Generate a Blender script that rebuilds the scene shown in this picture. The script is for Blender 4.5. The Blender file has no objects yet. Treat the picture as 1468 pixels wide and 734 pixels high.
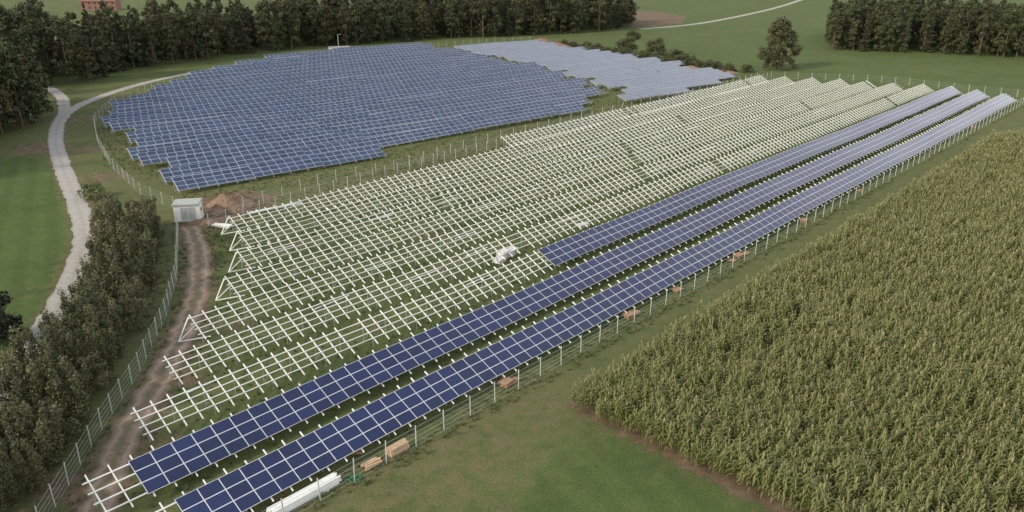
import bpy, math, random
import numpy as np
from mathutils import Vector
random.seed(7); rng=np.random.default_rng(7)
scene=bpy.context.scene
COL=scene.collection
# survey: ground coordinates recovered from photo measurements (flat ground plane, camera station 40 m up)
CAM_H=40.0; F=1130.0; PITCH=math.radians(21.5); SP,CP=math.sin(PITCH),math.cos(PITCH)
def g(x,y,z=0.0):
    u=(x-734)/F; v=(367-y)/F
    k=(CAM_H-z)/(SP-v*CP)
    return (k*u, k*(CP+v*SP))
def G(lst,z=0.0): return [g(x,y,z) for x,y in lst]

# ------------------------------------------------ materials
def newmat(name):
    m=bpy.data.materials.new(name); m.use_nodes=True
    nt=m.node_tree; b=nt.nodes['Principled BSDF']
    return m,nt,b
def N(nt,t,**kw):
    n=nt.nodes.new(t)
    for k,v in kw.items(): setattr(n,k,v)
    return n
def noise(nt,scale,detail=4,rough=0.6,coord='obj'):
    tc=N(nt,'ShaderNodeTexCoord'); n=N(nt,'ShaderNodeTexNoise')
    n.inputs['Scale'].default_value=scale; n.inputs['Detail'].default_value=detail; n.inputs['Roughness'].default_value=rough
    nt.links.new(tc.outputs['Object'],n.inputs['Vector']); return n
def mix(nt,fac,a,b,mode='MIX'):
    m=N(nt,'ShaderNodeMix',data_type='RGBA',blend_type=mode)
    for sock,val in ((m.inputs[0],fac),(m.inputs[6],a),(m.inputs[7],b)):
        if hasattr(val,'is_linked'): nt.links.new(val,sock)
        elif isinstance(val,(int,float)): sock.default_value=val
        else: sock.default_value=(*val,1)
    return m.outputs[2]
def mrange(nt,val,a,b,c=0,d=1):
    m=N(nt,'ShaderNodeMapRange'); nt.links.new(val,m.inputs[0])
    for i,x in enumerate((a,b,c,d)): m.inputs[i+1].default_value=x
    return m.outputs[0]
def math_(nt,op,a,b=0.0):
    m=N(nt,'ShaderNodeMath',operation=op)
    for s,v in ((m.inputs[0],a),(m.inputs[1],b)):
        if hasattr(v,'is_linked'): nt.links.new(v,s)
        else: s.default_value=v
    return m.outputs[0]
def attr(nt,name):
    a=N(nt,'ShaderNodeAttribute'); a.attribute_name=name; return a
def simple(name,c1,c2,scale=3,rough=0.7,metal=0.0,bump=0.0):
    m,nt,b=newmat(name); n=noise(nt,scale)
    c=mix(nt,mrange(nt,n.outputs[0],0.35,0.65),c1,c2); nt.links.new(c,b.inputs['Base Color'])
    b.inputs['Roughness'].default_value=rough; b.inputs['Metallic'].default_value=metal
    if bump:
        bp=N(nt,'ShaderNodeBump'); bp.inputs['Strength'].default_value=bump
        nt.links.new(n.outputs[0],bp.inputs['Height']); nt.links.new(bp.outputs[0],b.inputs['Normal'])
    return m
M_steel=simple('galvanised_steel',(0.74,0.76,0.70),(0.85,0.86,0.80),2,0.35,0.0)
M_leg=simple('galvanised_leg',(0.26,0.29,0.26),(0.36,0.38,0.35),2,0.6,0.0)
M_post=simple('fence_steel',(0.42,0.47,0.43),(0.55,0.6,0.55),2,0.5,0.2)
M_wood=simple('timber',(0.42,0.28,0.15),(0.6,0.44,0.27),4,0.8)
M_wood2=simple('pallet_wood',(0.26,0.15,0.08),(0.38,0.24,0.14),4,0.8)
M_white=simple('white_render',(0.62,0.62,0.58),(0.72,0.71,0.68),1.5,0.8)
M_roofg=simple('roof_metal',(0.3,0.33,0.3),(0.4,0.42,0.38),1.5,0.6)
M_door=simple('door_paint',(0.35,0.37,0.36),(0.42,0.44,0.43),2,0.5)
M_dark=simple('dark_opening',(0.02,0.02,0.02),(0.04,0.04,0.04),2,0.5)
M_brick=simple('brick',(0.2,0.1,0.075),(0.3,0.16,0.12),8,0.9)
M_tile=simple('roof_tile',(0.18,0.09,0.07),(0.26,0.13,0.1),2,0.85)
M_soil=simple('excavated_soil',(0.15,0.10,0.065),(0.27,0.18,0.12),1.2,0.95,0,0.8)
M_bark=simple('bark',(0.06,0.045,0.03),(0.12,0.09,0.06),4,0.9)
M_green=simple('green_tarp',(0.03,0.2,0.08),(0.05,0.28,0.12),4,0.6)
M_conc=simple('concrete',(0.4,0.4,0.37),(0.52,0.52,0.48),2,0.85)

def glassmat(name,c1,c2,rough,ior):
    m,nt,b=newmat(name)
    a=attr(nt,'tint')
    c=mix(nt,a.outputs['Fac'],c1,c2)
    uv=N(nt,'ShaderNodeUVMap'); uv.uv_map='UVMap'
    sx=N(nt,'ShaderNodeSeparateXYZ'); nt.links.new(uv.outputs[0],sx.inputs[0])
    fx=math_(nt,'FRACT',math_(nt,'MULTIPLY',sx.outputs[0],10.0)); fy=math_(nt,'FRACT',math_(nt,'MULTIPLY',sx.outputs[1],6.0))
    l=math_(nt,'MAXIMUM',math_(nt,'LESS_THAN',fx,0.07),math_(nt,'LESS_THAN',fy,0.07))
    c=mix(nt,math_(nt,'MULTIPLY',l,0.4),c,(0.2,0.24,0.33))
    nt.links.new(c,b.inputs['Base Color']); b.inputs['Roughness'].default_value=rough; b.inputs['IOR'].default_value=ior
    return m
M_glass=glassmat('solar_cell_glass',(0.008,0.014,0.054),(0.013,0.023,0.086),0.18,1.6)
M_glass2=glassmat('solar_cell_glass_paler',(0.020,0.036,0.078),(0.045,0.070,0.130),0.25,1.65)  # upper-left array: paler and rougher than the front rows
M_glass3=glassmat('solar_cell_glass_sky_sheen',(0.06,0.08,0.12),(0.09,0.11,0.16),0.3,2.1)  # far array: sky reflection painted in as a pale base colour

def leafmat(name,c1,c2,c3,trans=0.0):
    m,nt,b=newmat(name)
    a=attr(nt,'tint'); oi=N(nt,'ShaderNodeObjectInfo')
    c=mix(nt,a.outputs['Fac'],c1,c2)
    c=mix(nt,mrange(nt,oi.outputs['Random'],0.35,1.0,0,0.75),c,c3)
    nt.links.new(c,b.inputs['Base Color']); b.inputs['Roughness'].default_value=0.6
    b.inputs['Specular IOR Level'].default_value=0.25
    if trans>0:
        tr=N(nt,'ShaderNodeBsdfTranslucent'); nt.links.new(c,tr.inputs[0])
        ms=N(nt,'ShaderNodeMixShader'); ms.inputs[0].default_value=trans
        nt.links.new(b.outputs[0],ms.inputs[1]); nt.links.new(tr.outputs[0],ms.inputs[2])
        nt.links.new(ms.outputs[0],nt.nodes['Material Output'].inputs[0])
    return m
L_dark=leafmat('foliage_broadleaf',(0.028,0.042,0.018),(0.100,0.115,0.045),(0.085,0.078,0.036))
L_con=leafmat('foliage_conifer',(0.022,0.034,0.017),(0.060,0.072,0.032),(0.06,0.056,0.032))
L_hedge=leafmat('foliage_hedge',(0.045,0.056,0.024),(0.145,0.150,0.065),(0.135,0.12,0.06))
L_corn=leafmat('corn_leaf',(0.075,0.105,0.026),(0.215,0.240,0.072),(0.24,0.235,0.095),0.25)
L_tass=leafmat('corn_tassel',(0.34,0.31,0.16),(0.46,0.42,0.24),(0.40,0.36,0.2))
L_weed=leafmat('weed_leaf',(0.07,0.098,0.034),(0.145,0.172,0.066),(0.18,0.17,0.085))

# ------------------------------------------------ mesh helpers
def mesh_obj(name,verts,faces,mats,midx=None,parent=None,tint=None,uv=None,link=True,smooth=False):
    me=bpy.data.meshes.new(name)
    me.from_pydata([tuple(v) for v in verts],[],[tuple(f) for f in faces])
    for m in mats: me.materials.append(m)
    if midx is not None: me.polygons.foreach_set('material_index',np.array(midx,dtype=np.int32))
    if tint is not None:
        a=me.attributes.new('tint','FLOAT','FACE'); a.data.foreach_set('value',np.array(tint,dtype=np.float32))
    if uv is not None:
        l=me.uv_layers.new(name='UVMap'); l.data.foreach_set('uv',np.array(uv,dtype=np.float32).ravel())
    me.update()
    ob=bpy.data.objects.new(name,me)
    if link: COL.objects.link(ob)
    if parent: ob.parent=parent
    return ob
def empty(name,loc=(0,0,0)):
    e=bpy.data.objects.new(name,None); e.empty_display_size=0.5; e.location=loc; COL.objects.link(e); return e
class MB:
    def __init__(s): s.v=[];s.f=[];s.m=[]
    def beam(s,a,b,w,h,mi=0,up=(0,0,1)):
        a=Vector(a);b=Vector(b);d=(b-a).normalized();u=Vector(up)
        if abs(d.dot(u))>0.95: u=Vector((0.68,0.73,0))
        r=d.cross(u).normalized()*w/2; u=r.cross(d).normalized()*h/2
        i=len(s.v)
        for p in (a,b):
            for q in (-r-u,r-u,r+u,-r+u): s.v.append(p+q)
        s.f+=[(i,i+3,i+2,i+1),(i+4,i+5,i+6,i+7)]+[(i+k,i+(k+1)%4,i+4+(k+1)%4,i+4+k) for k in range(4)]
        s.m+=[mi]*6
    def box(s,c,sx,sy,sz,ang=0,mi=0):
        x,y,z=c; d=Vector((math.cos(ang),math.sin(ang),0))
        s.beam(Vector((x,y,z+sz/2))-d*sx/2,Vector((x,y,z+sz/2))+d*sx/2,sy,sz,mi)
    def quad(s,a,b,c,d,mi=0):
        i=len(s.v); s.v+=[a,b,c,d]; s.f.append((i,i+1,i+2,i+3)); s.m.append(mi)
    def obj(s,name,mats,parent=None): return mesh_obj(name,s.v,s.f,mats,s.m,parent)

def catmull(pts,n=8):
    P=[np.array(p) for p in pts]; P=[2*P[0]-P[1]]+P+[2*P[-1]-P[-2]]; out=[]
    for i in range(1,len(P)-2):
        for k in range(n):
            t=k/n
            out.append(0.5*((2*P[i])+(-P[i-1]+P[i+1])*t+(2*P[i-1]-5*P[i]+4*P[i+1]-P[i+2])*t*t+(-P[i-1]+3*P[i]-3*P[i+1]+P[i+2])*t**3))
    out.append(P[-2]); return np.array(out)
def resample(pl,step):
    pl=np.array(pl); d=np.r_[0,np.cumsum(np.hypot(*np.diff(pl,axis=0).T))]
    n=max(2,int(d[-1]/step)); q=np.linspace(0,d[-1],n+1)
    return np.c_[np.interp(q,d,pl[:,0]),np.interp(q,d,pl[:,1])]
def pdist(X,Y,pl):
    best=np.full(X.shape,1e9)
    for (a,b) in zip(pl[:-1],pl[1:]):
        ax,ay=a;bx,by=b;dx,dy=bx-ax,by-ay;L=dx*dx+dy*dy+1e-9
        t=np.clip(((X-ax)*dx+(Y-ay)*dy)/L,0,1)
        best=np.minimum(best,np.hypot(X-ax-t*dx,Y-ay-t*dy))
    return best
def inpoly(X,Y,poly):
    r=np.zeros(X.shape,bool); n=len(poly)
    for i in range(n):
        x1,y1=poly[i];x2,y2=poly[(i+1)%n]
        c=((y1>Y)!=(y2>Y)); xi=(x2-x1)*(Y-y1)/((y2-y1) if y2!=y1 else 1e-9)+x1
        r^=(c&(X<xi))
    return r

# ------------------------------------------------ layout (ground coordinates, metres)
PHI=math.radians(43.2); S_,C_=math.sin(PHI),math.cos(PHI)
def st(s,t,z=0,phi=None):
    a,b=(S_,C_) if phi is None else (math.sin(phi),math.cos(phi))
    return (s*a-t*b, s*b+t*a, z)
road=catmull(G([(-60,620),(20,535),(72,460),(110,385),(121,335),(110,290),(92,245),(80,200),(92,165),(140,140),(220,116),(320,97),(420,83),(500,75),(560,70)]),8)
road2=catmull(G([(90,170),(92,150),(84,135),(60,122),(20,110)]),6)
farpath=catmull(G([(918,42),(1000,34),(1075,20),(1130,6),(1180,-12)]),6)
track=catmull(G([(130,760),(150,700),(178,630),(222,555),(262,480),(284,415),(284,360),(272,325)]),8)
arr1=G([(160,172),(255,281),(400,255),(540,226),(535,210),(700,188),(842,165),(836,154),(868,142),(800,112),(740,97),(640,76),(600,70),(490,77),(395,88),(330,100),(275,116),(225,134),(195,150)])
arr2=G([(650,73),(752,63),(850,75),(960,94),(1070,112),(985,136),(905,150),(890,134),(770,100)])
leftfield=G([(-300,250),(-40,226),(40,226),(74,236),(94,290),(98,350),(60,440),(10,515),(-80,600),(-400,700)])
cornpoly=[st(49.5,39.6)[:2],st(194,39.6)[:2],st(205,33)[:2],st(215,-25)[:2],st(49,-25)[:2]]
brownfield=G([(905,40),(975,34),(985,24),(940,16),(905,16)])

# ------------------------------------------------ ground sheet
xs=np.r_[np.array([-6000,-3000,-1500,-900,-600,-450,-350,-280]),np.arange(-220,261,1.1),np.array([300,350,420,520,700,1000,1800,3000,6000])]
ys=np.r_[np.array([-4000,-1500,-500,-150,-60,-10]),np.arange(15,421,1.1),np.arange(430,700,8),np.array([720,800,1000,1400,2200,4000,7000])]
XX,YY=np.meshgrid(xs,ys); nx,ny=len(xs),len(ys)
verts=np.c_[XX.ravel(),YY.ravel(),np.zeros(nx*ny)]
idx=np.arange(nx*ny).reshape(ny,nx)
faces=np.c_[idx[:-1,:-1].ravel(),idx[:-1,1:].ravel(),idx[1:,1:].ravel(),idx[1:,:-1].ravel()]
X,Y=verts[:,0],verts[:,1]
def soft(d,a,b): return np.clip((b-d)/(b-a),0,1)
dirt=0.8*soft(pdist(X,Y,track),1.3,3.2)
dirt=np.maximum(dirt,0.45*soft(pdist(X,Y,road),1.8,3.6))
dirt=np.maximum(dirt,1.0*inpoly(X,Y,cornpoly))
spots=[(330,292,9,1),(300,318,5,.9),(60,212,8,.75),(130,215,7,.6),(150,255,7,.6),(120,170,6,.6),(100,700,5,.6),(240,400,3,.5),(800,63,14,.9),(700,545,3,.35),(540,660,5,.35),(225,640,5,.5),(255,545,5,.55),(270,480,4,.55)]
for (px,py,r,a) in spots:
    q=g(px,py); dirt=np.maximum(dirt,a*soft(np.hypot(X-q[0],Y-q[1]),r*.3,r*1.3))
for _ in range(45):
    s=random.uniform(20,230); t=random.uniform(52,108); r=random.uniform(1.5,5); q=st(s,t); a=random.uniform(.3,.5)
    dirt=np.maximum(dirt,a*soft(np.hypot(X-q[0],Y-q[1]),r*.3,r*1.3))
dirt=np.maximum(dirt,0.85*inpoly(X,Y,brownfield))
lush=0.7*inpoly(X,Y,leftfield)
lush=np.maximum(lush,0.6*inpoly(X,Y,[st(48.5,39)[:2],st(30,30)[:2],st(18,10)[:2],st(20,-30)[:2],st(48.5,-30)[:2]])*soft(-(X*S_+Y*C_),-40,-26))
farm=soft(-(X*S_+Y*C_),-262,-250)*(X>40); lush=np.maximum(lush,0.4*farm)
inner=inpoly(X,Y,[st(14,45)[:2],st(258,45)[:2],st(245,110)[:2],st(50,110)[:2]])
dry=0.5*(~inner)*(Y<240)*(lush<.3)
tt=-X*C_+Y*S_; ph=((tt-50.2)/7.12)%1.0
dry=np.where(inner,0.6*np.clip(1-np.abs(ph-.3)/.16,0,1),dry)
strip=(pdist(X,Y,[st(40,42)[:2],st(260,43)[:2]])<3); dry=np.maximum(dry,0.25*strip)
dry=np.maximum(dry,0.8*soft(pdist(X,Y,G([(430,285),(620,235),(850,180),(1090,120)])),4,12))
dry=np.maximum(dry,0.9*soft(pdist(X,Y,G([(430,734),(600,690),(740,600),(790,565)])),2,9))
gr=bpy.data.meshes.new('ground'); gr.from_pydata(verts.tolist(),[],faces.tolist())
for nme,arr in (('dirt',dirt),('lush',lush),('dry',dry)):
    a=gr.attributes.new(nme,'FLOAT','POINT'); a.data.foreach_set('value',arr.astype(np.float32))
ground=bpy.data.objects.new('ground',gr); COL.objects.link(ground)
m,nt,b=newmat('grass_and_soil')
n1=noise(nt,0.045,5,0.65); n2=noise(nt,0.6,6,0.7); n3=noise(nt,5.0,5,0.75); n5=noise(nt,0.16,5,0.7)
c=mix(nt,mrange(nt,n1.outputs[0],0.35,0.65),(0.085,0.120,0.040),(0.125,0.155,0.057))
c=mix(nt,mrange(nt,n2.outputs[0],0.42,0.72,0,.7),c,(0.150,0.150,0.068))
lushc=mix(nt,mrange(nt,n2.outputs[0],0.35,0.65),(0.074,0.122,0.034),(0.110,0.160,0.050))
wv=N(nt,'ShaderNodeTexWave'); wv.inputs['Scale'].default_value=0.09; wv.inputs['Distortion'].default_value=1.5; wv.inputs['Detail'].default_value=3
tc=N(nt,'ShaderNodeTexCoord'); mp=N(nt,'ShaderNodeMapping'); mp.inputs['Rotation'].default_value=(0,0,math.radians(-28))
nt.links.new(tc.outputs['Object'],mp.inputs[0]); nt.links.new(mp.outputs[0],wv.inputs[0])
lushc=mix(nt,mrange(nt,wv.outputs['Fac'],0.3,0.8,0,.4),lushc,(0.055,0.090,0.028))
c=mix(nt,attr(nt,'lush').outputs['Fac'],c,lushc)
c=mix(nt,mrange(nt,n5.outputs[0],0.5,0.68,0,.55),c,(0.065,0.095,0.034))
da=math_(nt,'MULTIPLY',attr(nt,'dry').outputs['Fac'],mrange(nt,n2.outputs[0],0.35,0.6))
c=mix(nt,da,c,(0.175,0.158,0.078))
soilc=mix(nt,mrange(nt,n2.outputs[0],0.35,0.65),(0.12,0.085,0.055),(0.23,0.17,0.115))
ss=math_(nt,'ADD',attr(nt,'dirt').outputs['Fac'],mrange(nt,n2.outputs[0],0.3,0.7,-.4,.4))
ss=mrange(nt,ss,0.35,0.65)
dm=math_(nt,'MULTIPLY',ss,math_(nt,'GREATER_THAN',attr(nt,'dirt').outputs['Fac'],0.02))
c=mix(nt,dm,c,soilc)
c=mix(nt,1.0,c,mix(nt,mrange(nt,n3.outputs[0],0.3,0.7),(0.6,0.6,0.6),(1.28,1.28,1.22)),'MULTIPLY')
nt.links.new(c,b.inputs['Base Color']); b.inputs['Roughness'].default_value=0.95; b.inputs['Specular IOR Level'].default_value=0.1
bp=N(nt,'ShaderNodeBump'); bp.inputs['Strength'].default_value=0.8; bp.inputs['Distance'].default_value=0.15
nt.links.new(n3.outputs[0],bp.inputs['Height']); nt.links.new(bp.outputs[0],b.inputs['Normal'])
gr.materials.append(m)

def ribbon(name,pl,w,z,mat,jit=0.25):
    pl=resample(pl,1.0); d=np.gradient(pl,axis=0); d/=np.hypot(d[:,0],d[:,1])[:,None]+1e-9; nrm=np.c_[-d[:,1],d[:,0]]
    v=[];f=[];K=5; w1=w/2+rng.normal(0,jit*.5,len(pl)); w2=w/2+rng.normal(0,jit*.5,len(pl))
    for i in range(len(pl)):
        for k in range(K):
            o=-w1[i]+(w1[i]+w2[i])*k/(K-1); q=pl[i]+nrm[i]*o; v.append((q[0],q[1],z+(0.02 if 0<k<K-1 else 0)))
    for i in range(len(pl)-1):
        for k in range(K-1): a=i*K+k; f.append((a,a+K,a+K+1,a+1))
    uv=[]
    for fc in f:
        for vi in fc: uv.append(((vi%K)/(K-1),(vi//K)/5.0))
    return mesh_obj(name,v,f,[mat],uv=uv)
def trackmat(name,c1,c2,cm,mid,rut=0.0):
    m,nt,b=newmat(name); n=noise(nt,1.2,6,.7); n4=noise(nt,9,3)
    c=mix(nt,mrange(nt,n.outputs[0],.35,.65),c1,c2)
    uv=N(nt,'ShaderNodeUVMap'); uv.uv_map='UVMap'; sx=N(nt,'ShaderNodeSeparateXYZ'); nt.links.new(uv.outputs[0],sx.inputs[0])
    dd=math_(nt,'ABSOLUTE',math_(nt,'SUBTRACT',sx.outputs[0],0.5))
    dn=math_(nt,'ADD',dd,mrange(nt,n.outputs[0],.3,.7,-.08,.08))
    mm=mrange(nt,dn,0.04,0.14,mid,0)
    ed=mrange(nt,math_(nt,'ADD',dd,mrange(nt,n.outputs[0],.3,.7,-.14,.14)),0.38,0.5,0,min(1,mid+.3))
    if rut>0:
        rr=mrange(nt,math_(nt,'ABSOLUTE',math_(nt,'SUBTRACT',dn,0.26)),0.03,0.10,rut,0)
        c=mix(nt,rr,c,(0.34,0.27,0.2))
    c=mix(nt,mm,c,cm); c=mix(nt,ed,c,cm)
    c=mix(nt,1.0,c,mix(nt,n4.outputs[0],(.75,.75,.75),(1.2,1.2,1.2)),'MULTIPLY')
    nt.links.new(c,b.inputs['Base Color']); b.inputs['Roughness'].default_value=.95
    return m
M_road=trackmat('gravel',(0.33,0.31,0.27),(0.42,0.40,0.36),(0.27,0.25,0.18),.35)
M_track=trackmat('muddy_track',(0.19,0.135,0.09),(0.28,0.20,0.14),(0.115,0.125,0.05),.7,.7)
ribbon('gravel_road',road,3.1,0.02,M_road)
ribbon('gravel_lane',road2,3.0,0.012,M_road)
ribbon('country_path',farpath,3.5,0.02,M_road)
ribbon('dirt_track',track,3.0,0.02,M_track,.4)

# ------------------------------------------------ solar rows
WID=3.1; ZL,ZU=0.75,2.2
def wav(s): return 0.10*math.sin(s/17.0)+0.05*math.sin(s/6.1+1)
def frame(mb,s0,s1,tu,phi=None,wave=wav,raft=1.7,purl=4,over=0.45,sz=0.09,pz=0.10,fs=None,under=.1,jag=0):
    tl=tu-WID; n=int((s1-s0)/raft)
    def P(s,f,off=0.0): return Vector(st(s,tl+(tu-tl)*f,ZL+(ZU-ZL)*f+wave(s)+off,phi))
    for i in range(n+1):
        s=s0+i*raft
        if jag and random.random()<.02: continue
        o2=(over+random.uniform(-.15,.15)) if over>.2 else over
        mb.beam(P(s,-under,-.05),P(s,1+o2/WID,-.05),sz,sz*1.2)
        if i%2==0:
            a=P(s,.8,-.1); mb.beam((a.x,a.y,-.1),a,.075,.075,1)
            if i%4==0:
                a2=P(s,.25,-.1); mb.beam((a2.x,a2.y,-.1),a2,.07,.07,1)
                mb.beam((a.x,a.y,.3),P(s,.45,-.12),.05,.05,1)
    seg=6*raft
    if fs is None: fs=[0.05+0.88*k/(purl-1) for k in range(purl)]
    for f in fs:
        s=s0-.5
        while s<s1:
            e=min(s+seg,s1+.4); mb.beam(P(s,f,.04+random.uniform(-jag,jag)),P(e,f,.04),pz,pz*.8); s=e
def panels(s0,s1,tu,phi=None,wave=wav,mw=1.7,rows=3,V=None,tab=False,ga=0.045):
    tl=tu-WID; n=int((s1-s0)/mw); v,f,mi,ti,uv=V
    jz=0
    def P(s,fr,off): return st(s,tl+(tu-tl)*fr-off*.42,ZL+(ZU-ZL)*fr+wave(s)+jz+off*.9,phi)
    for i in range(n):
        if tab and i%8==0: jz=random.uniform(-.12,.12)
        a=s0+i*mw; b_=a+mw
        k=len(v); v+= [P(a,0,.10),P(b_,0,.10),P(b_,1,.10),P(a,1,.10),P(a,0,.14),P(b_,0,.14),P(b_,1,.14),P(a,1,.14)]
        f+=[(k,k+3,k+2,k+1),(k+4,k+5,k+6,k+7),(k,k+1,k+5,k+4),(k+1,k+2,k+6,k+5),(k+2,k+3,k+7,k+6),(k+3,k,k+4,k+7)]
        mi+=[0]*6; ti+=[0]*6; uv+=[(0,0)]*24
        for j in range(rows):
            f0=j/rows+ga/3.4; f1=(j+1)/rows-ga/3.4
            k=len(v); v+=[P(a+ga,f0,.146),P(b_-ga,f0,.146),P(b_-ga,f1,.146),P(a+ga,f1,.146)]
            f.append((k,k+1,k+2,k+3)); mi.append(1); ti.append(random.random()); uv+=[(0,0),(1,0),(1,1),(0,1)]
M_alu=simple('aluminium_frame',(0.6,0.62,0.62),(0.7,0.71,0.7),2,0.4,0.2)
M_alu2=simple('aluminium_frame_weathered',(0.5,0.53,0.55),(0.6,0.62,0.63),2,0.45,0.2)
T=[50.2+7.12*i for i in range(9)]
S0=[14.8,14,20.5,26.5,32.5,40.5,46,50,52.5]; S1=[251,252.5,253,251.5,249,247,244,241,237]
for i in range(9):
    e=empty('solar_panel_row' if i<3 else 'mounting_frame_row')
    mb=MB(); 
    if i<2: frame(mb,S0[i],S1[i],T[i])
    else:
        ZL,ZU=0.7,2.35
        kw=dict(raft=1.5,sz=.10,pz=.085,over=.2,under=0.02,jag=.03,fs=(.20,.43,.66,.89))
        frame(mb,S0[i],S1[i],T[i],**kw)
        if i==8: frame(mb,118,234,T[i]+6.6,**kw)
        ZL,ZU=0.75,2.2
    mb.obj('mounting_frame',[M_steel,M_leg],e)
    if i<3:
        V=([],[],[],[],[]); panels([17.4,17.0,73.6][i],S1[i],T[i]+(.06 if i==2 else 0),V=V)
        if i==2: V=(  [(x,y,z+.12) for x,y,z in V[0]],V[1],V[2],V[3],V[4])
        mesh_obj('module_table',V[0],V[1],[M_alu,M_glass],V[2],e,V[3],V[4])
def array(poly,phi,pitch,off,gm,ga=.042):
    a,b=math.sin(phi),math.cos(phi); pl=np.array(poly)
    ps=np.c_[pl[:,0]*a+pl[:,1]*b, -pl[:,0]*b+pl[:,1]*a]
    t=ps[:,1].min()+off
    while t<ps[:,1].max():
        xsn=[]
        for q in range(len(ps)):
            (s1,t1),(s2,t2)=ps[q],ps[(q+1)%len(ps)]
            if (t1>t)!=(t2>t): xsn.append(s1+(t-t1)/(t2-t1)*(s2-s1))
        xsn.sort(); 
        if len(xsn)>=2:
            s0,s1=xsn[0]+random.uniform(-2.5,2),xsn[-1]+random.uniform(-3,3); s0=round(s0/3.4)*3.4; s1=round(s1/3.4)*3.4
            if s1-s0>8:
                e=empty('solar_panel_row'); ph=random.random()*6
                w=lambda s,ph=ph:0.28*math.sin(s/23.0+ph*.3)+0.06*math.sin(s/7+ph)
                mb=MB(); frame(mb,s0,s1,t+WID/2,phi,w,3.4,2,.1,.07,.07); mb.obj('mounting_frame',[M_alu2,M_leg],e)
                V=([],[],[],[],[]); panels(s0,s1,t+WID/2,phi,w,V=V,tab=True,ga=ga)
                mesh_obj('module_table',V[0],V[1],[M_alu2,gm],V[2],e,V[3],V[4])
        t+=pitch
ZL,ZU=0.7,2.35
array(arr1,math.radians(51),7.0,2,M_glass2)
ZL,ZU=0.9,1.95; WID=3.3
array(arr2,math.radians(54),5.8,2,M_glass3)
ZL,ZU=0.75,2.2; WID=3.1

# ------------------------------------------------ fences
def fence(pl,step=2.6,h=2.2,wire=True):
    pts=resample(pl,step); mb=MB()
    for i,p in enumerate(pts):
        lean=random.uniform(-.06,.06)
        mb.beam((p[0],p[1],-.2),(p[0]+lean,p[1]+lean,h+random.uniform(-.06,.06)),.075,.075)
    if wire:
        for a,b_ in zip(pts[:-1],pts[1:]):
            for z in (.1,.55,1.0,1.45,1.95): mb.beam((a[0],a[1],z),(b_[0],b_[1],z),.014,.014)
    return mb.obj('wire_fence',[M_post])
fence([st(10,44.6)[:2],st(30,44.9)[:2],st(140,45.1)[:2],st(262,45.3)[:2]],3.2)
fence(G([(60,760),(108,680),(150,610),(200,535),(238,455),(254,400),(256,330)]))
fence(G([(250,300),(200,278),(160,240),(140,205),(136,175),(165,148),(240,122),(310,104),(420,86),(560,73),(700,62),(760,60)]),4)
fence(G([(300,326),(420,292),(560,252),(700,216),(830,182),(1000,140),(1105,112)]),3)
fence(G([(350,300),(470,262),(560,246),(700,205),(830,174),(1000,136),(1085,114)]),4)
fence([g(1105,112),g(1260,118),st(262,45.3)[:2]],4)

# ------------------------------------------------ foliage builders
def leaves(centers,radii,n,size,flat=0.5,vz=.8):
    nc=len(centers); ci=rng.integers(0,nc,n)
    d=rng.normal(size=(n,3)); d/=np.linalg.norm(d,axis=1)[:,None]
    r=radii[ci]*(0.45+0.7*rng.random(n)); pos=centers[ci]+d*r[:,None]*np.array([1,1,vz])
    pos[:,2]=np.maximum(pos[:,2],.05)
    nrm=d+rng.normal(size=(n,3))*flat; nrm/=np.linalg.norm(nrm,axis=1)[:,None]
    t=np.cross(nrm,rng.normal(size=(n,3))); t/=np.linalg.norm(t,axis=1)[:,None]; bt=np.cross(nrm,t)
    s=size*(.5+.9*rng.random(n))[:,None]
    a=pos-t*s*.5; b=pos+bt*s*.38; c=pos+t*s*.5; e=pos-bt*s*.38
    v=np.stack([a,b,c,e],1).reshape(-1,3); f=np.arange(4*n).reshape(n,4)
    cl=rng.random(nc)**1.3; tint=np.clip(cl[ci]*.7+rng.random(n)*.3,0,1)
    return v,f,tint
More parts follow.
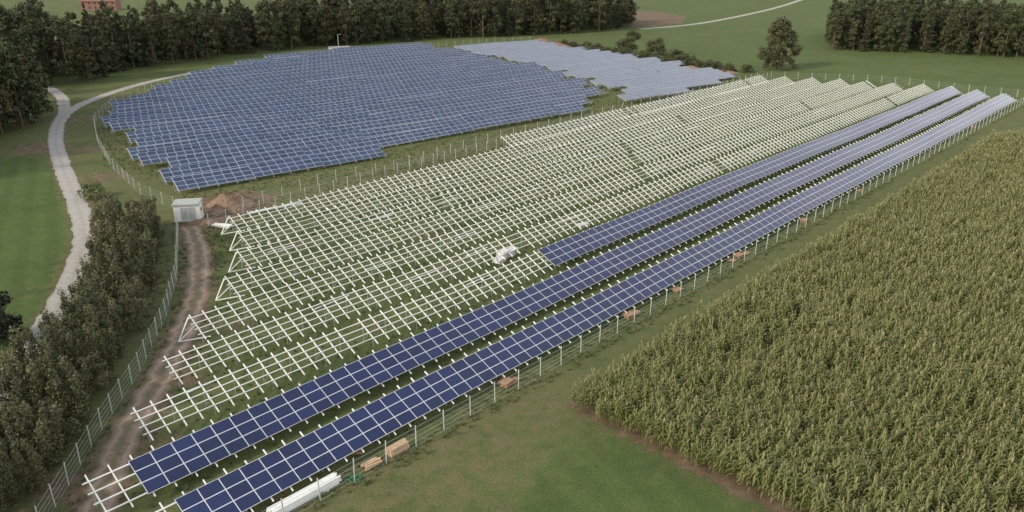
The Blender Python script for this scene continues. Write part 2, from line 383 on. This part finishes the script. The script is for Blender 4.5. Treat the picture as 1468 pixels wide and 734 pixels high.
def make_tree(name,h,rx,kind='broad',n=3000,leaf=.5,mat=None,link=False,loc=None):
    mb=MB(); centers=[];radii=[];vz=.8
    def limb(a,b,r0,r1):
        a=Vector(a);b=Vector(b);d=(b-a).normalized();r=d.cross(Vector((.3,.8,.1))).normalized();u=r.cross(d);i=len(mb.v)
        for p,rr in ((a,r0),(b,r1)):
            for k in range(6): an=k*math.pi/3; mb.v.append(p+r*rr*math.cos(an)+u*rr*math.sin(an))
        for k in range(6): mb.f.append((i+k,i+(k+1)%6,i+6+(k+1)%6,i+6+k)); mb.m.append(0)
    if kind in('broad','egg'):
        limb((0,0,-.2),(0.1,0,h*.35),h*.018,h*.013); limb((.1,0,h*.35),(-.1,.1,h*.8),h*.013,h*.004)
        m_=int(26+rx*4) if kind=='broad' else int(44+rx*8)
        for i in range(m_):
            zf=rng.random()**.9
            if kind=='broad':
                z=h*(.12+.84*zf); prof=math.sin(math.pi*min(1,(zf*.85+.12)))**.6; rad=rx*rng.uniform(.14,.34)
            else:
                z=h*(.07+.86*zf); prof=((1-zf)/.75)**.5 if zf>.25 else .86+zf*.5; rad=rx*rng.uniform(.12,.26)
            an=rng.random()*6.28; rr=rx*prof*rng.random()**.38*.88
            centers.append((rr*math.cos(an),rr*math.sin(an),z)); radii.append(rad)
            if i%3==0: limb((0,0,max(h*.15,z*.65)),centers[-1],h*.006,h*.002)
    elif kind=='con':
        limb((0,0,-.2),(0,0,h*.97),h*.016,h*.002)
        for i in range(60):
            zf=rng.random()**1.15; z=h*(.05+.92*zf); rr=rx*(1-zf)**.75
            an=rng.random()*6.28; q=rr*rng.uniform(.35,.85)
            centers.append((q*math.cos(an),q*math.sin(an),z-.1*rr)); radii.append(max(.3,rr*.36))
            if i%3==0: limb((0,0,z),centers[-1],.06,.02)
    elif kind=='upright':
        vz=1.9
        for i in range(7):
            an=rng.random()*6.28; rr=rx*math.sqrt(rng.random())*.75; hh=h*rng.uniform(.65,1.0)
            top=(rr*math.cos(an)*1.25,rr*math.sin(an)*1.25,hh); limb((rr*.3*math.cos(an),rr*.3*math.sin(an),0),top,.05,.012)
            for q in range(5):
                fq=.18+.72*q/4; centers.append((top[0]*(.35+.65*fq)+rng.normal(0,.12),top[1]*(.35+.65*fq)+rng.normal(0,.12),hh*fq)); radii.append(rx*(.36-.2*fq)*rng.uniform(.8,1.2))
    else:
        for i in range(16):
            zf=rng.random(); an=rng.random()*6.28; rr=rx*math.sqrt(rng.random())*(1-.5*zf)
            centers.append((rr*math.cos(an),rr*math.sin(an),h*(.12+.75*zf))); radii.append(rx*rng.uniform(.25,.45))
            limb((0,0,0),centers[-1],.05,.015)
    v,f,t=leaves(np.array(centers),np.array(radii),n,leaf,.5,vz)
    k=len(mb.v); V=[tuple(x) for x in mb.v]+v.tolist(); Fc=list(mb.f)+(f+k).tolist()
    ob=mesh_obj(name,V,Fc,[M_bark,mat],[0]*len(mb.f)+[1]*len(f),tint=[0]*len(mb.f)+t.tolist(),link=link)
    if loc: ob.location=(*loc,0); 
    return ob
def scatter(name,pts,scl,rot,objs):
    col=bpy.data.collections.new(name+'_kinds')
    for o in objs: col.objects.link(o)
    n=len(pts); me=bpy.data.meshes.new(name); me.from_pydata([tuple(p) for p in pts],[],[])
    a=me.attributes.new('scl','FLOAT','POINT'); a.data.foreach_set('value',np.array(scl,dtype=np.float32))
    a=me.attributes.new('rotz','FLOAT','POINT'); a.data.foreach_set('value',np.array(rot,dtype=np.float32))
    a=me.attributes.new('vid','INT','POINT'); a.data.foreach_set('value',rng.integers(0,len(objs),n).astype(np.int32))
    ob=bpy.data.objects.new(name,me); COL.objects.link(ob)
    ng=bpy.data.node_groups.new(name+'_scatter','GeometryNodeTree')
    ng.interface.new_socket('Geometry',in_out='INPUT',socket_type='NodeSocketGeometry')
    ng.interface.new_socket('Geometry',in_out='OUTPUT',socket_type='NodeSocketGeometry')
    gi=ng.nodes.new('NodeGroupInput'); go=ng.nodes.new('NodeGroupOutput')
    ip=ng.nodes.new('GeometryNodeInstanceOnPoints'); ci=ng.nodes.new('GeometryNodeCollectionInfo')
    ci.inputs['Collection'].default_value=col; ci.inputs['Separate Children'].default_value=True; ci.inputs['Reset Children'].default_value=True
    ip.inputs['Pick Instance'].default_value=True
    def na(nm,tp):
        q=ng.nodes.new('GeometryNodeInputNamedAttribute'); q.data_type=tp; q.inputs['Name'].default_value=nm; return q.outputs['Attribute']
    L=ng.links.new
    L(gi.outputs[0],ip.inputs['Points']); L(ci.outputs[0],ip.inputs['Instance']); L(na('vid','INT'),ip.inputs['Instance Index'])
    cx=ng.nodes.new('ShaderNodeCombineXYZ'); L(na('rotz','FLOAT'),cx.inputs[2]); L(cx.outputs[0],ip.inputs['Rotation'])
    cs=ng.nodes.new('ShaderNodeCombineXYZ'); s_=na('scl','FLOAT')
    for k in range(3): L(s_,cs.inputs[k])
    L(cs.outputs[0],ip.inputs['Scale']); L(ip.outputs[0],go.inputs[0])
    md=ob.modifiers.new('scatter','NODES'); md.node_group=ng
    return ob
def fill(poly,step,jit=.45):
    p=np.array(poly); x0,y0=p.min(0); x1,y1=p.max(0)
    gx,gy=np.meshgrid(np.arange(x0,x1,step),np.arange(y0,y1,step)); gx=gx.ravel()+rng.uniform(-jit,jit,gx.size)*step; gy=gy.ravel()+rng.uniform(-jit,jit,gy.size)*step
    k=inpoly(gx,gy,poly); return np.c_[gx[k],gy[k],np.zeros(k.sum())]
kinds=[make_tree('beech',19,4.6,'broad',4200,.55,L_dark),make_tree('oak',17,5.2,'broad',4400,.55,L_dark),make_tree('ash',21,4.2,'broad',4000,.55,L_dark),
       make_tree('maple',15,4.4,'broad',3800,.55,L_dark),make_tree('lime',20,4.6,'egg',4200,.55,L_dark),make_tree('spruce',20,3.6,'con',3200,.55,L_con),make_tree('poplar',22,3.8,'egg',4000,.5,L_dark)]
def back(front,d):
    out=[]
    for p in reversed(front): L=math.hypot(*p); out.append((p[0]*(1+d/L),p[1]*(1+d/L)))
    return out
def plantf(name,front,d,step,objs,smin,smax):
    fr=[tuple(q) for q in resample(front,10)]
    p=fill(fr+back(fr,d),step); n=len(p)
    scatter(name,p,rng.uniform(smin,smax,n),rng.random(n)*6.28,objs)
plantf('forest',G([(-420,330),(-150,245),(-40,215),(20,200),(66,188)]),42,5.5,kinds,.85,1.35)
plantf('forest',G([(-40,160),(30,128),(78,118)]),70,6.2,kinds,.75,1.15)
plantf('forest',G([(98,132),(150,110),(250,92),(340,80),(420,70),(520,64),(640,56),(760,51),(850,47),(903,42)]),52,6,kinds,.65,1.15)
plantf('forest',G([(1186,72),(1300,76),(1468,84),(1750,98)]),75,5.8,kinds,.6,1.02)
hk=[make_tree('hazel',7.5,2.1,'upright',2800,.22,L_hedge),make_tree('hornbeam',8.5,1.9,'upright',2800,.22,L_hedge),make_tree('hawthorn',5.5,2.2,'shrub',2400,.22,L_hedge),make_tree('willow',7.5,2.2,'upright',2800,.24,L_hedge)]
hl=resample(G([(218,330),(210,395),(184,465),(146,540),(92,625),(34,710),(-36,800)]),2.0)
hp=[]
for p in hl:
    for o in (0,-2.4,-4.8): hp.append((p[0]+o+random.uniform(-.8,.8),p[1]+random.uniform(-.8,.8),0))
scatter('hedgerow',hp,rng.uniform(.55,1.08,len(hp)),rng.random(len(hp))*6.28,hk)
make_tree('oak_tree',17.5,7.8,'egg',14000,.5,L_dark,True,g(1114,99))
make_tree('willow_bush',9,5.2,'shrub',5500,.42,L_dark,True,g(902,76))
make_tree('willow_bush',7,4.4,'shrub',5000,.4,L_dark,True,g(941,79))
make_tree('low_bush',3,4.0,'shrub',2500,.4,L_dark,True,g(970,83))
make_tree('spruce_tree',13,3.2,'con',6000,.4,L_con,True,g(-8,492))
make_tree('spruce_tree',11,3.0,'con',5000,.4,L_con,True,g(-38,560))
make_tree('round_bush',2.6,2.2,'shrub',1800,.25,L_weed,True,g(134,283))
sb=[make_tree('bramble',2.2,2.2,'shrub',900,.3,L_dark),make_tree('elder',3.2,2.4,'shrub',1000,.3,L_dark)]
bl=resample(G([(812,66),(850,74),(885,80),(940,88),(1000,95),(1060,104)]),2.5)
bp_=[(p[0]+random.uniform(-3,3),p[1]+random.uniform(-3,3),0) for p in bl for _ in range(2)]
scatter('bramble_thicket',bp_,rng.uniform(.4,1.2,len(bp_)),rng.random(len(bp_))*6.28,sb)

# corn
def corn(name):
    v=[];f=[];mi=[];ti=[]
    for px in (-.14,.14):
        h=rng.uniform(2.0,2.65); bx=px; by=rng.uniform(-.12,.12)
        k=len(v); v+=[(bx-.02,by,0),(bx+.02,by,0),(bx+.01,by,h),(bx-.01,by,h)]; f.append((k,k+1,k+2,k+3)); mi.append(0); ti.append(.3)
        a0=rng.random()*6.28; base=rng.random()*.3
        for j in range(9):
            z=h*(.3+.62*j/8); an=a0+(j%2)*math.pi+rng.uniform(-.5,.5); L=rng.uniform(.5,.88)*(1 if j<7 else .7); w=.062
            dx,dy=math.cos(an),math.sin(an); sx,sy=-dy*w,dx*w
            pts=[(0,0),(L*.4,.28*L*1.3),(L*.8,.18),(L,-.12)]
            k=len(v)
            for q,(r,dz) in enumerate(pts):
                ww=[.6,1,.8,.1][q]
                v+=[(bx+dx*r-sx*ww,by+dy*r-sy*ww,z+dz),(bx+dx*r+sx*ww,by+dy*r+sy*ww,z+dz)]
            for q in range(3): f.append((k+2*q,k+2*q+1,k+2*q+3,k+2*q+2)); mi.append(0); ti.append(min(1,base+rng.random()*.5+.35*j/8))
        for j in range(3):
            an=rng.random()*6.28; k=len(v); r=.02 if j==0 else .10; dx,dy=math.cos(an),math.sin(an)
            v+=[(bx-dy*.012,by+dx*.012,h-.05),(bx+dy*.012,by-dx*.012,h-.05),(bx+dx*r+dy*.010,by+dy*r-dx*.010,h+.30),(bx+dx*r-dy*.010,by+dy*r+dx*.010,h+.30)]
            f.append((k,k+1,k+2,k+3)); mi.append(1); ti.append(rng.random())
    return mesh_obj(name,v,f,[L_corn,L_tass],mi,tint=ti,link=False)
ck=[corn('maize_plant') for _ in range(8)]
pts=[]
ss=np.arange(49.8,206,.44); 
for t in np.arange(-22,39.4,.78):
    s=ss+rng.uniform(-.2,.2,len(ss)); tq=t+rng.normal(0,.11,len(ss))
    pts.append(np.c_[s*S_-tq*C_,s*C_+tq*S_,np.zeros(len(ss))])
pts=np.concatenate(pts); k=inpoly(pts[:,0],pts[:,1],cornpoly)
gap=np.sin(pts[:,0]*.31+2*np.sin(pts[:,1]*.13))*np.sin(pts[:,1]*.27+2*np.sin(pts[:,0]*.11))
k&=(rng.random(len(pts))>.05+.35*(gap>.75)); pts=pts[k]
lf=np.sin(pts[:,0]/9+1)*np.sin(pts[:,1]/7)*.07+np.sin(pts[:,0]/2.3+pts[:,1]/3.1)*.03
scatter('corn_field',pts,.96+lf+rng.normal(0,.12,len(pts)),rng.normal(0,.6,len(pts))+math.pi/2-PHI+rng.integers(0,2,len(pts))*math.pi,ck)

def tuft(name,h,n):
    v=[];f=[];ti=[]
    for i in range(n):
        an=rng.random()*6.28; r=rng.random()*.25; L=h*rng.uniform(.5,1.1); dx,dy=math.cos(an),math.sin(an); w=.03; k=len(v)
        v+=[(dx*r-dy*w,dy*r+dx*w,0),(dx*r+dy*w,dy*r-dx*w,0),(dx*(r+L*.4)+dy*w*.5,dy*(r+L*.4)-dx*w*.5,L),(dx*(r+L*.4)-dy*w*.5,dy*(r+L*.4)+dx*w*.5,L)]
        f.append((k,k+1,k+2,k+3)); ti.append(rng.random())
    return mesh_obj(name,v,f,[L_weed],[0]*len(f),tint=ti,link=False)
tk=[tuft('grass_tuft',.35,16),tuft('dock',.55,14),tuft('rush',.45,20),tuft('clover',.22,20)]
P1=fill([st(12,44)[:2],st(256,44)[:2],st(242,118)[:2],st(45,118)[:2]],1.1)
P2=fill([st(2,43.5)[:2],st(150,43.5)[:2],st(150,46)[:2],st(2,46)[:2]],.7)
P3=fill(G([(150,240),(140,180),(240,125),(260,290),(640,240),(1090,115),(1090,105),(860,135),(540,215),(260,270)]),.9)
P4=fill(G([(70,734),(240,480),(262,330),(360,320),(300,420),(215,600),(190,734)]),.7)
PW=np.concatenate([P1,P2,P3,P4]); dt=pdist(PW[:,0],PW[:,1],track); PW=PW[(dt>1.5)&(rng.random(len(PW))<.7)]
scatter('weeds',PW,rng.uniform(.4,1.1,len(PW)),rng.random(len(PW))*6.28,tk)

# ------------------------------------------------ buildings
def hut(name,loc,ang,L,W,H,pole=False):
    e=empty(name,(loc[0],loc[1],0)); e.rotation_euler=(0,0,ang)
    mb=MB(); mb.box((0,0,-.1),L+.3,W+.3,.25); mb.obj('plinth',[M_conc],e)
    mb=MB(); mb.box((0,0,.15),L,W,H-.15); mb.obj('walls',[M_white],e)
    mb=MB(); mb.box((0,0,H),L+.35,W+.35,.16); mb.box((0,0,H+.16),L+.1,W+.1,.06); mb.obj('roof',[M_roofg],e)
    mb=MB(); mb.box((-.4,-W/2-.02,.2),1.0,.05,H*.78); mb.box((.75,-W/2-.02,.2),1.0,.05,H*.78); mb.obj('door',[M_door],e)
    mb=MB()
    for k in range(5): mb.box((L/2+.02,0,1.2+k*.12),.04,1.0,.05)
    mb.obj('vent',[M_dark],e)
    if pole:
        mb=MB(); mb.beam((0,W/2+.6,0),(0,W/2+.6,7),.12,.12); mb.beam((0,W/2+.6,7),(.9,W/2+.6,7.1),.1,.1); mb.box((1.1,W/2+.6,7.05),.5,.2,.1); mb.obj('pole',[M_post],e)
hut('transformer_hut',g(272,313),math.radians(12),3.8,2.9,2.6)
hut('inverter_cabin',g(487,76),math.radians(20),8,2.4,2.3,True)
def house(name,loc,ang,L,W,H,R):
    e=empty(name,(loc[0],loc[1],0)); e.rotation_euler=(0,0,ang)
    mb=MB(); mb.box((0,0,0),L,W,H)
    for sx in (-L/2,L/2): 
        i=len(mb.v); mb.v+=[(sx,-W/2,H),(sx,W/2,H),(sx,0,H+R)]; mb.f.append((i,i+1,i+2)); mb.m.append(0)
    mb.obj('walls',[M_brick],e)
    mb=MB(); 
    for sy in (-1,1): mb.quad((-L/2-.5,sy*(W/2+.6),H-.3),(L/2+.5,sy*(W/2+.6),H-.3),(L/2+.5,0,H+R+.1),(-L/2-.5,0,H+R+.1))
    mb.obj('roof',[M_tile],e)
    mb=MB()
    for fl in range(2):
        for k in range(6): mb.box((-L/2+L*(k+.5)/6,-W/2-.02,1.1+fl*2.8),1.1,.06,1.4)
    mb.obj('windows',[M_dark],e)
    mb=MB(); mb.box((L*.2,1,H+R*.5),.8,.8,R*.8); mb.obj('chimney',[M_brick],e)
house('brick_house',g(146,14),math.radians(8),22,11,6.0,5)

def mound(name,loc,r,h,mat=M_soil):
    v=[];f=[];nr,na=10,28; ph=[rng.random()*6 for _ in range(5)]
    for i in range(nr+1):
        for j in range(na):
            a=j/na*6.283; q=i/nr; rr=r*q*(1+.18*math.sin(2*a+ph[0])+.12*math.sin(5*a+ph[1]))
            z=h*(1-q)**1.0*(1+.25*math.sin(3*a+ph[2])*q)+rng.normal(0,.06)*h*(1-q)-.03
            v.append((rr*math.cos(a),rr*math.sin(a),z if i<nr else -.05))
    for i in range(nr):
        for j in range(na): f.append((i*na+j,(i+1)*na+j,(i+1)*na+(j+1)%na,i*na+(j+1)%na))
    o=mesh_obj(name,v,f,[mat]); o.location=(*loc,0)
for px,py,r,h in ((326,296,3.4,2.4),(345,291,2.8,1.7),(311,303,2.0,1.2),(292,318,2.0,.6),(784,66,5,2),(800,68,6,2),(776,60,5,1.8),(1040,104,4,1.2),(990,98,4,1.0)):
    mound('soil_heap',g(px,py),r,h)

def pallet(loc,ang,layers=1):
    mb=MB(); 
    for l in range(layers):
        z=l*.15; c,s=math.cos(ang),math.sin(ang)
        for k in (-.5,0,.5): mb.box((loc[0]-s*k,loc[1]+c*k,z),1.3,.12,.1,ang)
        for k in range(6):
            o=-.58+k*.23; mb.box((loc[0]+c*o,loc[1]+s*o,z+.1),.17,1.1,.035,ang)
    mb.obj('wooden_pallet',[M_wood2])
A=math.pi/2-PHI
for px,py in ((690,534),(704,531),(862,440),(870,436),(931,404),(1008,362),(1020,358),(1030,353),(1112,309),(1199,267),(1365,180),(1410,160)):
    q=g(px,py); t_=-q[0]*C_+q[1]*S_; s_=q[0]*S_+q[1]*C_; t_=min(max(t_,45.8),46.5)
    pallet(st(s_,t_)[:2],A+random.uniform(-.2,.2),random.choice((1,2,3)))
def timber(name,loc,ang,L,n,layers,mat,messy=0,w=.16):
    mb=MB()
    for l in range(layers):
        for k in range(n-l//2):
            a=ang+random.uniform(-1,1)*messy; o=(k-(n-l//2-1)/2)*w*1.15
            cx=loc[0]-math.sin(ang)*o+random.uniform(-1,1)*messy; cy=loc[1]+math.cos(ang)*o+random.uniform(-1,1)*messy
            mb.box((cx,cy,.12+l*w),L*random.uniform(.92,1.05),w*.92,w*.9,a)
    for q in (-.3,.3): mb.box((loc[0]+math.cos(ang)*L*q,loc[1]+math.sin(ang)*L*q,0),.14,n*w*1.15,.12,ang)
    mb.obj(name,[mat])
timber('timber_stack',g(570,648),math.radians(48),2.0,5,4,M_wood)
timber('timber_stack',g(533,668),math.radians(40),1.5,4,2,M_wood,.15)
timber('timber_scraps',g(512,648),math.radians(10),.9,4,1,M_wood2,.35)
timber('steel_beam_stack',g(437,716),math.radians(47),6.0,6,4,M_steel,.01,.15)
timber('steel_beam_stack',g(395,300),math.radians(38),9,3,2,M_steel,.05,.13)
timber('steel_beam_stack',g(320,326),math.radians(160),3,5,2,M_steel,.08,.2)
mb=MB(); q=g(508,684)
for k in range(7): mb.box((q[0]+random.uniform(-.5,.5),q[1]+random.uniform(-.3,.3),0),.9,.12,.08,random.random()*3)
mb.obj('green_cable_ducts',[M_green])
def crate(loc,ang,sz,n):
    e=empty('module_crate',(loc[0],loc[1],0)); e.rotation_euler=(0,0,ang)
    mb=MB()
    for k in (-.6,0,.6): mb.box((0,k,0),1.8,.12,.12)
    mb.obj('pallet_base',[M_wood2],e); mb=MB()
    for k in range(n): mb.box((random.uniform(-.03,.03),0,.13+k*.13),1.75,1.15,.11)
    mb.obj('packed_modules',[M_white],e)
for px,py,n in ((722,370,8),(733,366,7),(716,376,4),(836,325,3)):
    crate(g(px,py),A+random.uniform(-.3,.3),1,n)
mb=MB()
for _ in range(40):
    i=random.randint(2,7); s=random.uniform(S0[i]+5,210); t=T[i]+random.uniform(1.2,3.2); L=random.uniform(3,6); d=random.uniform(-.35,.35)
    mb.beam(st(s,t,.1),st(s+L,t+d,.12),.12,.1)
mb.obj('loose_rails',[M_steel])
mb=MB()
for i in (4,5,6,7,8):
    s=S0[i]; mb.beam(st(s-1.8,T[i]-.3,.05),st(s,T[i]-1.2,1.8),.1,.1); mb.beam(st(s-1.8,T[i]-.3,.05),st(s+.6,T[i]-3,.8),.1,.1); mb.beam(st(s-1.8,T[i]-.3,.05),st(s,T[i]+.4,2.2),.1,.1)
mb.obj('end_brace',[M_steel])

# ------------------------------------------------ light, sky, camera
w=bpy.data.worlds.new('World'); scene.world=w; w.use_nodes=True; nt=w.node_tree
sky=nt.nodes.new('ShaderNodeTexSky'); sky.sky_type='NISHITA'; sky.sun_disc=False
EL,AZ=math.radians(30),math.radians(238)
sky.sun_elevation=EL; sky.sun_rotation=AZ; sky.dust_density=3.0; sky.air_density=1.0
# thin bright haze layer, brighter towards the horizon
tc=N(nt,'ShaderNodeTexCoord'); sx=N(nt,'ShaderNodeSeparateXYZ'); nt.links.new(tc.outputs['Generated'],sx.inputs[0])
haze=mix(nt,mrange(nt,sx.outputs[2],0.15,0.85),(17.0,16.4,16.0),(3.8,4.3,5.4))
skyc=mix(nt,0.62,sky.outputs[0],haze)
nt.links.new(skyc,nt.nodes['Background'].inputs[0]); nt.nodes['Background'].inputs[1].default_value=0.145
sl=bpy.data.lights.new('sun','SUN'); sl.energy=2.9; sl.angle=math.radians(6); sl.color=(1,.88,.70)
so=bpy.data.objects.new('sun',sl); COL.objects.link(so)
d=Vector((math.sin(AZ)*math.cos(EL),math.cos(AZ)*math.cos(EL),math.sin(EL)))
so.rotation_euler=d.to_track_quat('Z','Y').to_euler()
cam=bpy.data.cameras.new('camera'); cam.sensor_width=36; cam.lens=36*F/1468; cam.clip_end=12000; cam.clip_start=.5
co=bpy.data.objects.new('camera',cam); co.location=(0,0,CAM_H); co.rotation_euler=(math.pi/2-PITCH,0,0); COL.objects.link(co); scene.camera=co
scene.view_settings.view_transform='Standard'; scene.view_settings.look='None'; scene.view_settings.exposure=0
